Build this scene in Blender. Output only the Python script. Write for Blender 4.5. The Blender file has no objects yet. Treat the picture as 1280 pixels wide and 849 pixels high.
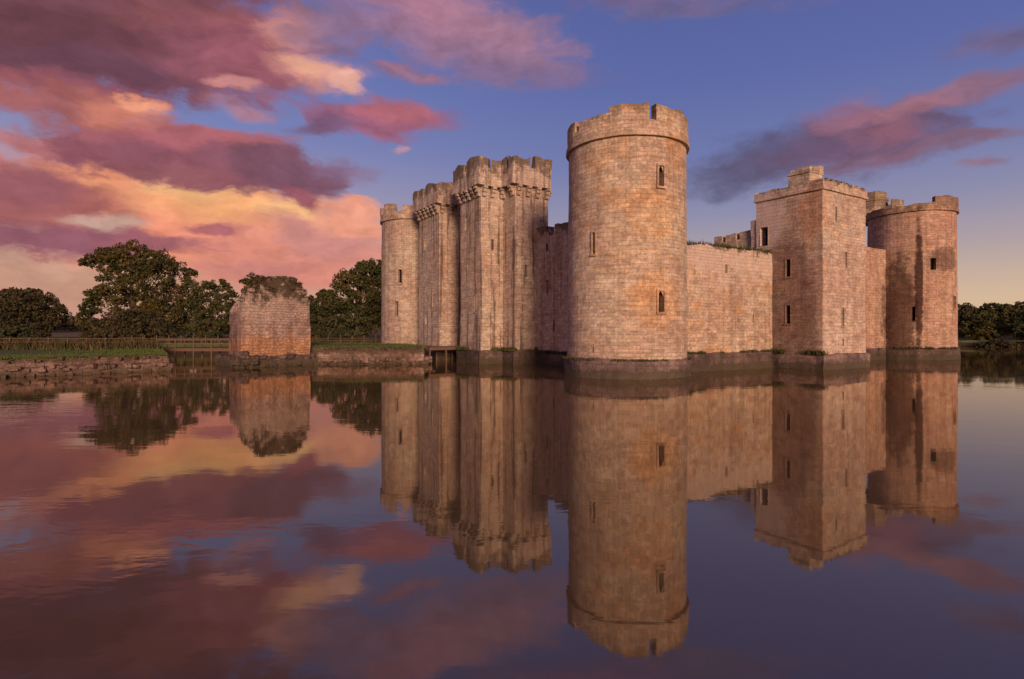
import bpy, math, random
from mathutils import Vector, noise, Matrix
random.seed(7)
R_=math.radians
C=bpy.context.scene.collection
sc=bpy.context.scene
SKY=[
(-34.57,3.58,18.58,2.97,2.5,(198,142,122),0.90),
(-28.75,9.73,14.87,4.12,-6.8,(249,148,118),0.40),
(-39.21,9.83,5.81,2.73,7.8,(168,94,96),0.80),
(-26.53,11.66,7.74,2.35,-8.4,(255,174,120),0.80),
(-29.67,12.94,3.65,1.20,-2.9,(255,186,134),0.70),
(-36.70,12.83,2.69,0.80,4.2,(255,160,120),0.60),
(-21.15,10.84,2.94,1.30,-9.9,(255,188,134),0.50),
(-20.44,6.69,8.14,3.13,-2.5,(230,140,126),0.70),
(-18.29,8.66,4.50,1.50,-7.2,(210,136,134),0.80),
(-15.71,11.03,3.44,1.49,3.0,(246,158,134),0.30),
(-23.56,5.82,6.09,0.88,2.5,(211,130,124),0.80),
(-35.76,9.14,2.87,0.51,3.4,(205,160,150),0.80),
(-41.09,11.15,3.30,1.75,9.4,(160,92,106),0.80),
(-37.72,7.35,5.80,1.07,2.6,(150,88,108),0.40),
(-32.33,7.58,4.03,0.80,0.7,(170,98,112),0.60),
(-28.00,8.96,2.14,0.49,4.7,(180,100,110),0.70),
(-39.21,14.07,3.48,0.65,-2.1,(194,118,126),0.60),
(-28.75,14.78,10.65,1.92,-0.3,(146,82,100),0.30),
(-22.53,14.70,4.12,1.95,-6.2,(132,84,106),0.60),
(-19.73,13.98,3.21,1.43,-5.2,(128,84,108),0.50),
(-20.65,12.47,1.83,0.86,-35.5,(162,88,106),0.60),
(-29.67,16.48,7.30,0.84,4.8,(182,100,114),0.60),
(-33.47,23.24,14.69,4.20,8.5,(130,73,87),0.30),
(-38.72,22.31,5.64,2.58,15.7,(102,60,72),0.90),
(-34.57,20.80,8.20,1.04,6.9,(112,69,90),0.80),
(-29.67,26.28,5.78,1.46,12.7,(152,85,85),0.90),
(-24.57,23.63,6.33,3.20,-2.5,(160,89,108),0.80),
(-21.36,26.22,2.94,1.57,8.8,(206,132,132),0.80),
(-39.21,18.67,6.29,0.73,5.9,(152,84,102),0.70),
(-37.47,17.36,5.58,1.51,5.3,(172,97,100),0.40),
(-34.57,17.54,2.84,1.21,7.2,(214,126,112),0.80),
(-33.35,18.57,1.46,0.60,-8.8,(242,154,126),0.70),
(-18.80,23.21,3.76,1.42,-7.0,(236,158,146),0.85),
(-19.52,23.63,2.00,0.77,-7.6,(248,176,148),0.90),
(-16.01,22.67,1.49,0.92,-24.2,(238,170,160),0.50),
(-25.56,21.09,1.97,0.44,4.1,(212,138,142),0.80),
(-25.56,19.17,2.10,0.65,-6.6,(192,128,146),0.90),
(-17.19,27.29,4.41,2.55,7.2,(142,112,152),0.95),
(-13.07,19.75,6.12,1.39,1.2,(162,94,124),0.50),
(-11.76,20.67,3.71,0.90,-4.1,(184,102,120),0.80),
(-18.07,18.76,2.91,0.62,9.7,(128,92,132),0.80),
(-16.45,15.03,2.96,0.87,-5.8,(140,108,146),0.95),
(-5.62,27.51,10.77,2.78,-11.7,(156,114,150),0.70),
(-8.64,29.33,4.88,1.45,-11.3,(192,126,154),0.90),
(-0.81,26.98,6.85,1.66,-16.7,(168,120,150),0.90),
(1.21,24.49,6.44,1.20,-6.5,(130,105,148),1.00),
(-10.21,23.76,3.59,0.73,-4.2,(154,108,140),0.80),
(-11.14,17.61,1.05,0.26,13.2,(206,150,170),0.95),
(26.21,15.65,7.46,2.11,8.7,(87,79,116),0.90),
(22.19,14.53,4.97,1.57,8.3,(97,90,126),1.00),
(32.04,15.90,7.24,2.20,4.6,(112,85,119),0.80),
(31.28,17.92,3.30,1.25,-2.1,(164,106,130),0.90),
(33.47,16.29,2.24,0.83,-0.1,(154,96,120),1.00),
(37.22,18.11,4.86,0.78,7.4,(161,108,130),0.80),
(40.63,18.53,2.79,0.80,0.5,(140,105,138),1.00),
(33.47,14.28,5.33,0.77,4.0,(138,95,119),1.00),
(38.96,12.70,1.36,0.40,0.2,(148,103,126),1.00),
(39.92,14.86,3.32,0.52,-1.7,(135,99,125),1.00),
(40.86,21.17,3.23,0.95,-1.2,(122,101,142),1.00),
(16.45,28.71,8.15,0.80,-7.1,(109,103,152),1.00),
(-31.75,29.55,24.47,3.11,14.9,(122,74,92),0.60),
(-1.61,33.68,24.16,2.23,-9.3,(140,100,140),0.90),
]
# ------------------------------------------------------------------ node helpers
class NT:
    def __init__(s,tree): s.t=tree; s.n=tree.nodes; s.l=tree.links
    def node(s,typ,**kw):
        n=s.n.new(typ)
        for k,v in kw.items(): setattr(n,k,v)
        return n
    def set(s,sock,v):
        if isinstance(v,bpy.types.NodeSocket): s.l.new(v,sock)
        elif v is not None: sock.default_value=v
    def math(s,op,a,b=None,c=None,clamp=False):
        n=s.node('ShaderNodeMath',operation=op,use_clamp=clamp)
        s.set(n.inputs[0],a)
        if b is not None: s.set(n.inputs[1],b)
        if c is not None: s.set(n.inputs[2],c)
        return n.outputs[0]
    def vmath(s,op,a,b=None,scale=None):
        n=s.node('ShaderNodeVectorMath',operation=op)
        s.set(n.inputs[0],a)
        if b is not None: s.set(n.inputs[1],b)
        if scale is not None: s.set(n.inputs['Scale'],scale)
        return n.outputs['Value'] if op in('LENGTH','DOT_PRODUCT','DISTANCE') else n.outputs[0]
    def noise(s,vec,scale,detail=4,rough=.55,dist=0,out=0):
        n=s.node('ShaderNodeTexNoise')
        s.set(n.inputs['Vector'],vec); n.inputs['Scale'].default_value=scale
        n.inputs['Detail'].default_value=detail; n.inputs['Roughness'].default_value=rough
        n.inputs['Distortion'].default_value=dist
        return n.outputs[out]
    def mr(s,v,a,b,c=0.,d=1.,smooth=True):
        n=s.node('ShaderNodeMapRange'); n.interpolation_type='SMOOTHSTEP' if smooth else 'LINEAR'
        s.set(n.inputs[0],v)
        for i,x in enumerate((a,b,c,d)): s.set(n.inputs[i+1],x)
        return n.outputs[0]
    def mix(s,f,a,b,blend='MIX'):
        n=s.node('ShaderNodeMix',data_type='RGBA',blend_type=blend)
        s.set(n.inputs[0],f)
        for i,x in ((6,a),(7,b)):
            s.set(n.inputs[i],(*x,1) if isinstance(x,tuple) and len(x)==3 else x)
        return n.outputs[2]
    def mapping(s,vec,loc=(0,0,0),rot=(0,0,0),scl=(1,1,1),typ='POINT'):
        n=s.node('ShaderNodeMapping',vector_type=typ); s.set(n.inputs[0],vec)
        n.inputs['Location'].default_value=loc; n.inputs['Rotation'].default_value=rot; n.inputs['Scale'].default_value=scl
        return n.outputs[0]
def newmat(name):
    m=bpy.data.materials.new(name); m.use_nodes=True; t=m.node_tree
    b=t.nodes['Principled BSDF']; b.inputs['Roughness'].default_value=.9
    b.inputs['Specular IOR Level'].default_value=.2
    return m,NT(t),b
def lin(c):
    return tuple((x/255/12.92 if x/255<=.04045 else ((x/255+.055)/1.055)**2.4) for x in c)

def stone(name,bw=.52,bh=.29,c1=(.42,.285,.20),c2=(.46,.36,.26),orange=.35,lichen=None,streak=.35,damp=None,moss=None,mort=.02,extra=None,wob=.03,dark=1.,bump=.6):
    m,n,b=newmat(name)
    pos=n.node('ShaderNodeNewGeometry').outputs['Position']
    uv=n.node('ShaderNodeTexCoord').outputs['UV']
    z=n.node('ShaderNodeSeparateXYZ'); n.set(z.inputs[0],pos); z=z.outputs[2]
    nz=n.noise(uv,1.3,3,.6,out=1)
    w=n.vmath('SUBTRACT',nz,(.5,.5,.5)); w=n.vmath('SCALE',w,scale=wob*2)
    uvw=n.vmath('ADD',uv,w)
    br=n.node('ShaderNodeTexBrick'); n.set(br.inputs['Vector'],uvw)
    br.inputs['Color1'].default_value=(0,0,0,1); br.inputs['Color2'].default_value=(1,1,1,1); br.inputs['Mortar'].default_value=(.5,.5,.5,1)
    br.inputs['Scale'].default_value=1; br.inputs['Mortar Size'].default_value=mort; br.inputs['Mortar Smooth'].default_value=.4
    br.inputs['Brick Width'].default_value=bw; br.inputs['Row Height'].default_value=bh
    # patches of wall rebuilt in stones of another size
    b2=n.node('ShaderNodeTexBrick'); n.set(b2.inputs['Vector'],n.vmath('ADD',uvw,(.21,.13,0)))
    b2.inputs['Color1'].default_value=(0,0,0,1); b2.inputs['Color2'].default_value=(1,1,1,1); b2.inputs['Mortar'].default_value=(.5,.5,.5,1)
    b2.inputs['Scale'].default_value=1; b2.inputs['Mortar Size'].default_value=mort*.9; b2.inputs['Mortar Smooth'].default_value=.4
    b2.inputs['Brick Width'].default_value=bw*1.5; b2.inputs['Row Height'].default_value=bh*1.27; b2.offset=.37
    sw_=n.mr(n.noise(n.mapping(uv,scl=(.12,.35,1)),1.,4,.6),.49,.51)
    bcol=n.mix(sw_,br.outputs[0],b2.outputs[0]); bfac=n.math('ADD',n.math('MULTIPLY',br.outputs['Fac'],n.math('SUBTRACT',1.,sw_)),n.math('MULTIPLY',b2.outputs['Fac'],sw_))
    jn=n.mr(n.noise(pos,.9,4,.7),.35,.65,.35,1.25); bfac=n.math('MULTIPLY',bfac,jn)
    sep=n.node('ShaderNodeSeparateColor'); n.set(sep.inputs[0],bcol); tone=sep.outputs[0]
    big=n.noise(pos,.22,5,.6)
    col=n.mix(n.mr(big,.38,.62),c1,c2)
    # per stone tint
    col=n.mix(1.,col,n.mix(tone,(.84,.82,.82),(1.14,1.13,1.12)),'MULTIPLY')
    o=n.noise(n.mapping(pos,loc=(7,3,1),scl=(1,1,1.6)),.42,5,.65)
    of=n.math('MULTIPLY',n.mr(o,.52,.66),orange)
    col=n.mix(n.math('MULTIPLY',of,.75),col,n.mix(1.,col,(1.22,.93,.58),'MULTIPLY')); col=n.mix(n.math('MULTIPLY',of,.3),col,(.44,.27,.13))
    pk=n.noise(n.mapping(pos,loc=(-7,13,5)),.6,4,.6)
    col=n.mix(n.math('MULTIPLY',n.mr(pk,.5,.68),.22),col,(.36,.23,.20))
    fine=n.noise(pos,5.,5,.7)
    col=n.mix(1.,col,n.mix(n.mr(fine,.3,.7),(.76,.74,.73),(1.26,1.26,1.26)),'MULTIPLY')
    mid=n.noise(n.mapping(pos,loc=(31,4,9),scl=(1,1,1.5)),1.15,5,.7)
    col=n.mix(1.,col,n.mix(n.mr(mid,.32,.68),(.78,.76,.75),(1.16,1.16,1.15)),'MULTIPLY')
    # horizontal course weathering and vertical runs
    hs=n.noise(n.mapping(pos,scl=(.35,.35,3.2)),1.,4,.6)
    col=n.mix(n.math('MULTIPLY',n.mr(hs,.54,.68),.35),col,(.20,.125,.10))
    st=n.noise(n.mapping(pos,scl=(1.7,1.7,.07)),1.,5,.65)
    col=n.mix(n.math('MULTIPLY',n.mr(st,.49,.60),streak),col,n.mix(1.,col,(.36,.31,.29),'MULTIPLY'))
    if lichen:
        z0,z1,amt=lichen
        ln=n.noise(pos,.7,6,.7)
        f=n.math('ADD',n.mr(z,z0,z1,0,.30,False),ln); f=n.math('MULTIPLY',n.mr(f,.60,.76),amt)
        col=n.mix(f,col,(.53,.42,.37))
    if extra: col=extra(n,pos,z,col)
    if moss:
        z0,z1,amt=moss
        mn=n.noise(pos,1.1,5,.7)
        f=n.math('ADD',n.mr(z,z0,z1,0,.45,False),mn)
        col=n.mix(n.math('MULTIPLY',n.mr(f,.74,.90),amt),col,(.075,.055,.035))
    if damp:
        zd,=damp
        dn=n.noise(pos,1.6,5,.7)
        f=n.mr(n.math('ADD',n.math('MULTIPLY',n.math('SUBTRACT',dn,.5),1.3),z),zd-.2,zd+.3,1,0)
        col=n.mix(n.math('MULTIPLY',f,.8),col,(.06,.05,.03))
    # mortar
    mc=n.mix(n.math('MULTIPLY',bfac,.27),col,(.13,.085,.07))
    if dark!=1.: mc=n.mix(1.,mc,(dark,dark,dark),'MULTIPLY')
    mc=n.mix(1.,mc,(1.0,1.0,.965),'MULTIPLY')
    n.set(b.inputs['Base Color'],mc)
    h=n.math('SUBTRACT',n.math('ADD',n.math('MULTIPLY',fine,.5),n.math('MULTIPLY',tone,.35)),n.math('MULTIPLY',bfac,.9))
    bp=n.node('ShaderNodeBump'); bp.inputs['Strength'].default_value=bump; bp.inputs['Distance'].default_value=.07
    n.set(bp.inputs['Height'],h); n.set(b.inputs['Normal'],bp.outputs[0])
    return m
def plain(name,c1,c2,scale=2.,rough=.9,bump=.0,detail=5,scl=(1,1,1)):
    m,n,b=newmat(name); pos=n.node('ShaderNodeNewGeometry').outputs['Position']
    f=n.noise(n.mapping(pos,scl=scl),scale,detail,.65)
    n.set(b.inputs['Base Color'],n.mix(n.mr(f,.32,.68),c1,c2)); b.inputs['Roughness'].default_value=rough
    if bump:
        bp=n.node('ShaderNodeBump'); bp.inputs['Strength'].default_value=.8; bp.inputs['Distance'].default_value=bump
        n.set(bp.inputs['Height'],f); n.set(b.inputs['Normal'],bp.outputs[0])
    return m
def leafmat(name,c1,c2,c3,f3=.3):
    m,n,b=newmat(name); g=n.node('ShaderNodeNewGeometry')
    pos=g.outputs['Position']
    f=n.noise(pos,.35,3,.6); col=n.mix(n.mr(f,.35,.65),c1,c2)
    f2=n.noise(pos,.22,2,.5); f2=n.math('MULTIPLY',n.mr(f2,.5,.62),f3); col=n.mix(f2,col,c3)
    rnd=n.math('MULTIPLY_ADD',g.outputs['Random Per Island'],.45,.72)
    cc=n.node('ShaderNodeCombineColor'); 
    for i in range(3): n.set(cc.inputs[i],rnd)
    col=n.mix(1.,col,cc.outputs[0],'MULTIPLY'); col=n.mix(1.,col,(1.25,1.1,1.05),'MULTIPLY')
    n.set(b.inputs['Base Color'],col); b.inputs['Roughness'].default_value=.7
    return m
def spot(s,pos,loc,scl,amp=.8,fr=1.2):
    """soft irregular patch round a world point, returns 0..1"""
    d=s.vmath('LENGTH',s.mapping(pos,loc=loc,scl=scl,typ='TEXTURE'))
    d=s.math('ADD',d,s.math('MULTIPLY',s.math('SUBTRACT',s.noise(pos,fr,5,.7),.5),amp))
    return s.mr(d,1.1,.75)

# ------------------------------------------------------------------ mesh builder
def jit(p,amp):
    if amp<=0: return p
    v=Vector(p)
    a=noise.noise_vector(v*.55)*amp+noise.noise_vector(v*1.9+Vector((9,9,9)))*amp*.6
    return (p[0]+a.x,p[1]+a.y,p[2]+a.z*.8)
WORLD={}
class MB:
    def __init__(s): s.v=[];s.f=[];s.uv=[];s.m=[]
    def quad(s,pts,uvs=None,mat=0):
        i=len(s.v); s.v+=[tuple(p) for p in pts]; s.f.append(tuple(range(i,i+len(pts))))
        s.uv.append(uvs or [(p[0]+p[1],p[2]) for p in pts]); s.m.append(mat)
    def box(s,c,h,rot=0,mat=0,amp=0):
        cx,cy,cz=c; hx,hy,hz=h; cr,sr=math.cos(rot),math.sin(rot)
        P=[]
        for z in(-hz,hz):
            for x,y in((-hx,-hy),(hx,-hy),(hx,hy),(-hx,hy)):
                P.append(jit((cx+x*cr-y*sr,cy+x*sr+y*cr,cz+z),amp))
        i=len(s.v); s.v+=P
        D=(hx*2,hy*2)
        for k,(a,b,c_,d) in enumerate(((0,1,5,4),(1,2,6,5),(2,3,7,6),(3,0,4,7))):
            L=D[k%2]; s.f.append((i+a,i+b,i+c_,i+d)); s.uv.append([(cx,cz-hz),(cx+L,cz-hz),(cx+L,cz+hz),(cx,cz+hz)]); s.m.append(mat)
        for q in((4,5,6,7),(3,2,1,0)):
            s.f.append(tuple(i+a for a in q)); s.uv.append([(s.v[i+a][0],s.v[i+a][1]) for a in q]); s.m.append(mat)
    def tube(s,pts,rad,n=7,mat=0):
        rings=[]
        for k,(p,r) in enumerate(zip(pts,rad)):
            p=Vector(p); d=(Vector(pts[min(k+1,len(pts)-1)])-Vector(pts[max(k-1,0)])).normalized()
            a=d.orthogonal().normalized(); b=d.cross(a)
            i=len(s.v); s.v+=[tuple(p+(a*math.cos(t)+b*math.sin(t))*r) for t in [2*math.pi*j/n for j in range(n)]]
            rings.append(i)
        for i0,i1 in zip(rings,rings[1:]):
            for j in range(n):
                k=(j+1)%n; s.f.append((i0+j,i0+k,i1+k,i1+j)); s.uv.append([(0,0)]*4); s.m.append(mat)
    def build(s,name,mats,parent=None,origin=(0,0,0)):
        me=bpy.data.meshes.new(name); o=Vector(origin)
        me.from_pydata([tuple(Vector(v)-o) for v in s.v],[],s.f)
        uvl=me.uv_layers.new(name='UVMap'); flat=[c for f in s.uv for p in f for c in p[:2]]
        uvl.data.foreach_set('uv',flat)
        if not isinstance(mats,(list,tuple)): mats=[mats]
        for m in mats: me.materials.append(m)
        me.polygons.foreach_set('material_index',s.m); me.update()
        ob=bpy.data.objects.new(name,me); C.objects.link(ob)
        place(ob,parent,o); return ob
def place(ob,parent,o):
    o=Vector(o); WORLD[ob.name]=o
    if parent: ob.parent=parent; ob.location=o-WORLD[parent.name]
    else: ob.location=o
def empty(name,loc):
    e=bpy.data.objects.new(name,None); C.objects.link(e); e.empty_display_size=.5; place(e,None,loc); return e
def tag(o,label=None,cat=None,group=None,kind=None):
    if label:o['label']=label
    if cat:o['category']=cat
    if group:o['group']=group
    if kind:o['kind']=kind
    return o

def offset(pts,d,closed=True):
    """offset outward (to the right of travel)"""
    n=len(pts); out=[]
    for i in range(n):
        p=Vector(pts[i]); a=Vector(pts[i-1]); b=Vector(pts[(i+1)%n])
        t1=(p-a).normalized(); t2=(b-p).normalized()
        if not closed and i==0: t1=t2
        if not closed and i==n-1: t2=t1
        n1=Vector((t1.y,-t1.x)); n2=Vector((t2.y,-t2.x))
        m=n1+n2; m=m/max(.2,m.dot(n1)) if m.length>1e-6 else n1
        out.append(tuple(p+m*d))
    return out
class Path:
    def __init__(s,pts,closed):
        s.p=[Vector(p) for p in pts]; s.c=closed
        q=s.p+([s.p[0]] if closed else []); s.q=q
        s.u=[0]
        for a,b in zip(q,q[1:]): s.u.append(s.u[-1]+(b-a).length)
        s.L=s.u[-1]
    def at(s,u):
        u=max(0,min(s.L,u))
        for k in range(len(s.u)-1):
            if u<=s.u[k+1]+1e-9:
                a,b=s.q[k],s.q[k+1]; t=(u-s.u[k])/max(1e-9,s.u[k+1]-s.u[k]); d=(b-a).normalized()
                return a.lerp(b,t),Vector((d.y,-d.x))
    def breaks(s,extra,du):
        b=sorted(set([round(x,4) for x in list(s.u)+list(extra) if -1e-6<=x<=s.L+1e-6]))
        c=[b[0]]
        for x in b[1:]:
            if x-c[-1]<.004: continue
            c.append(x)
        out=[]
        for a,d in zip(c,c[1:]):
            k=max(1,math.ceil((d-a)/du)); out+=[a+(d-a)*j/k for j in range(k)]
        out.append(c[-1]); return out
def shell(mb,path,z0,top,holes=(),du=.7,dv=.7,amp=.03,batter=0.,mat=0,u_off=0):
    ext=[];zs=[]
    for h in holes: ext+=[h[0],h[1]]; zs+=[h[2],h[3]]
    U=path.breaks(ext,du); tf=top if callable(top) else (lambda u:top)
    T=[tf(u) for u in U]; zt=max(T)
    Z=sorted(set([z0]+zs+[z0+k*dv for k in range(int((zt-z0)/dv)+1)]))
    Z=[z for i,z in enumerate(Z) if i==0 or z-Z[i-1]>.01 or z in zs]+[zt+.01]
    P=[path.at(u) for u in U]
    if path.c: P[-1]=P[0]
    for i in range(len(U)-1):
        um=(U[i]+U[i+1])/2
        for j in range(len(Z)-1):
            zm=(Z[j]+Z[j+1])/2
            if any(h[0]<um<h[1] and h[2]<zm<h[3] for h in holes): continue
            q=[];uv=[]
            for ii,jj in((i,j),(i+1,j),(i+1,j+1),(i,j+1)):
                z=min(Z[jj],T[ii]); p,nn=P[ii]
                if batter: p=p+nn*(-batter*(z-z0))
                q.append(jit((p.x,p.y,z),amp)); uv.append((U[ii]+u_off,z))
            if min(T[i],T[i+1])<=Z[j] and max(T[i],T[i+1])<=Z[j]: continue
            mb.quad(q,uv,mat)
def parapet(mb,pts,outset,thick,z0,spec,closed=True,du=.6,amp=.03,mat=0,rag=.06):
    """wall ring whose top follows spec = [(u0,u1,z)]"""
    base=Path(pts,closed); O=offset(pts,outset,closed); I=offset(pts,outset-thick,closed)
    if closed: O=O+[O[0]]; I=I+[I[0]]
    def off(A,u):
        for k in range(len(base.u)-1):
            if u<=base.u[k+1]+1e-9:
                t=(u-base.u[k])/max(1e-9,base.u[k+1]-base.u[k]); return Vector(A[k]).lerp(Vector(A[k+1]),max(0,min(1,t)))
        return Vector(A[-1])
    ext=[]
    if spec and not callable(spec): 
        for s_ in spec: ext+=[s_[0],s_[1]]
    U=base.breaks(ext,du)
    def H(u):
        if callable(spec): return spec(u)
        for a,b,z in spec:
            if a<=u<=b: return z
        return spec[-1][2]
    hs=[H((a+b)/2) for a,b in zip(U,U[1:])]
    def rg(u,h): return h+ (noise.noise(Vector((u*1.1,h*3,pts[0][0])))*rag*2 if rag else 0)
    prev=None
    N=len(U)-1
    for i in range(N):
        a,b=U[i],U[i+1]; h=hs[i]
        oa,ob,ia,ib=off(O,a),off(O,b),off(I,a),off(I,b)
        ha,hb=rg(a,h),rg(b,h)
        J=lambda p,z:jit((p.x,p.y,z),amp)
        nv=max(1,round((h-z0)/.8))
        for k in range(nv):
            f0,f1=k/nv,(k+1)/nv
            za0,za1=z0+(ha-z0)*f0,z0+(ha-z0)*f1; zb0,zb1=z0+(hb-z0)*f0,z0+(hb-z0)*f1
            mb.quad([J(oa,za0),J(ob,zb0),J(ob,zb1),J(oa,za1)],[(a,za0),(b,zb0),(b,zb1),(a,za1)],mat)
            mb.quad([J(ib,zb0),J(ia,za0),J(ia,za1),J(ib,zb1)],[(b,zb0),(a,za0),(a,za1),(b,zb1)],mat)
        mb.quad([J(oa,ha),J(ob,hb),J(ib,hb),J(ia,ha)],[(a,0),(b,0),(b,thick),(a,thick)],mat)
        mb.quad([J(ob,z0),J(oa,z0),J(ia,z0),J(ib,z0)],[(b,0),(a,0),(a,thick),(b,thick)],mat)
        for (pp_o,pp_i,u,h1,other) in ((oa,ia,a,ha,hs[i-1] if (i>0 or closed) else z0),(ob,ib,b,hb,hs[(i+1)%N] if (i<N-1 or closed) else z0)):
            if other<h-.02:
                mb.quad([J(pp_o,other-.15),J(pp_i,other-.15),J(pp_i,h1),J(pp_o,h1)],[(0,other),(thick,other),(thick,h1),(0,h1)],mat)
def crenel(L,m,g,zt,zb,seed,brk=.25,start=0.):
    r=random.Random(seed); n=max(2,round(L/(m+g))); per=L/n; g=per*g/(m+g); out=[];u=0
    for k in range(n):
        a=k*per; dz=-brk*r.random()**2
        if r.random()<.18: dz-=brk*1.4
        out.append((a,a+g/2,zb)); out.append((a+g/2,a+per-g/2,zt+dz)); out.append((a+per-g/2,a+per,zb))
    return out
def cap(mb,pts,z,mat=0):
    mb.quad([(p[0],p[1],z) for p in pts],[tuple(p) for p in pts],mat)
def windows(parent,path,holes,mats,depth=.5,name='window'):
    """holes: (u0,u1,z0,z1,style); each becomes its own recessed window"""
    for (u0,u1,z0,z1,style) in holes:
        mb=MB(); um=(u0+u1)/2; p,nn=path.at(um); t=Vector((-nn.y,nn.x)); w=(u1-u0)/2
        def Q(a,z,d): # a along, d outwards
            q=p+t*a+nn*d; return (q.x,q.y,z)
        e=.03
        mb.quad([Q(-w,z0,e),Q(-w,z1,e),Q(-w,z1,-depth),Q(-w,z0,-depth)],[(0,z0),(0,z1),(depth,z1),(depth,z0)])
        mb.quad([Q(w,z0,e),Q(w,z0,-depth),Q(w,z1,-depth),Q(w,z1,e)],[(0,z0),(depth,z0),(depth,z1),(0,z1)])
        mb.quad([Q(-w,z0,e),Q(-w,z0,-depth),Q(w,z0,-depth),Q(w,z0,e)])
        mb.quad([Q(-w,z1,e),Q(w,z1,e),Q(w,z1,-depth),Q(-w,z1,-depth)])
        mb.quad([Q(-w,z0,-depth),Q(w,z0,-depth),Q(w,z1,-depth),Q(-w,z1,-depth)],mat=1)
        if style in('arch','slit'):
            f=.13 if style=='arch' else .07; pr=.045
            ang=math.atan2(t.y,t.x)
            def bx(a0,a1,za,zb,out=pr):
                c=Q((a0+a1)/2,(za+zb)/2,(out-.12)/2); mb.box(c,((a1-a0)/2,(out+.12)/2,(zb-za)/2),ang,amp=.008)
            bx(-w-f,-w+.0,z0,z1); bx(w,w+f,z0,z1); bx(-w-f-.04,w+f+.04,z0-.14,z0,pr+.04); bx(-w-f,w+f,z1,z1+.13)
        if style=='arch':
            k=6; hz=min(.45,(z1-z0)*.35)
            for sgn in(-1,1):
                for j in range(k):
                    t0,t1=j/k,(j+1)/k
                    a0=w*(1-t0**1.7); a1=w*(1-t1**1.7); za=z1-hz+hz*t0; zb=z1-hz+hz*t1
                    pts=[Q(sgn*a0,za,-.08),Q(sgn*w,za,-.08),Q(sgn*w,zb,-.08),Q(sgn*a1,zb,-.08)]
                    mb.quad(pts)
        mb.build(name,mats,parent,(p.x,p.y,z0))

# ------------------------------------------------------------------ camera, sun, sky
cd=bpy.data.cameras.new('camera'); cam=bpy.data.objects.new('camera',cd); C.objects.link(cam); sc.camera=cam
cd.lens=20; cd.sensor_width=36; cd.clip_end=6000; cam.location=(0,0,3.25); cam.rotation_euler=(R_(90),0,0); cd.shift_y=-10.5/1280
az,elv=R_(167),R_(12)
sd=Vector((math.sin(az)*math.cos(elv),math.cos(az)*math.cos(elv),math.sin(elv)))
sl=bpy.data.lights.new('sun','SUN'); sl.energy=4.1; sl.angle=R_(15); sl.color=(1,.655,.45)
so=bpy.data.objects.new('sun',sl); C.objects.link(so); so.rotation_euler=sd.to_track_quat('Z','Y').to_euler(); so.location=(0,-20,60)
sc.view_settings.view_transform='Standard'; sc.view_settings.look='None'; sc.view_settings.exposure=0; sc.view_settings.gamma=1
w=bpy.data.worlds.new('World'); sc.world=w; w.cycles.sampling_method='MANUAL'; w.cycles.sample_map_resolution=512; w.use_nodes=True
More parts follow.
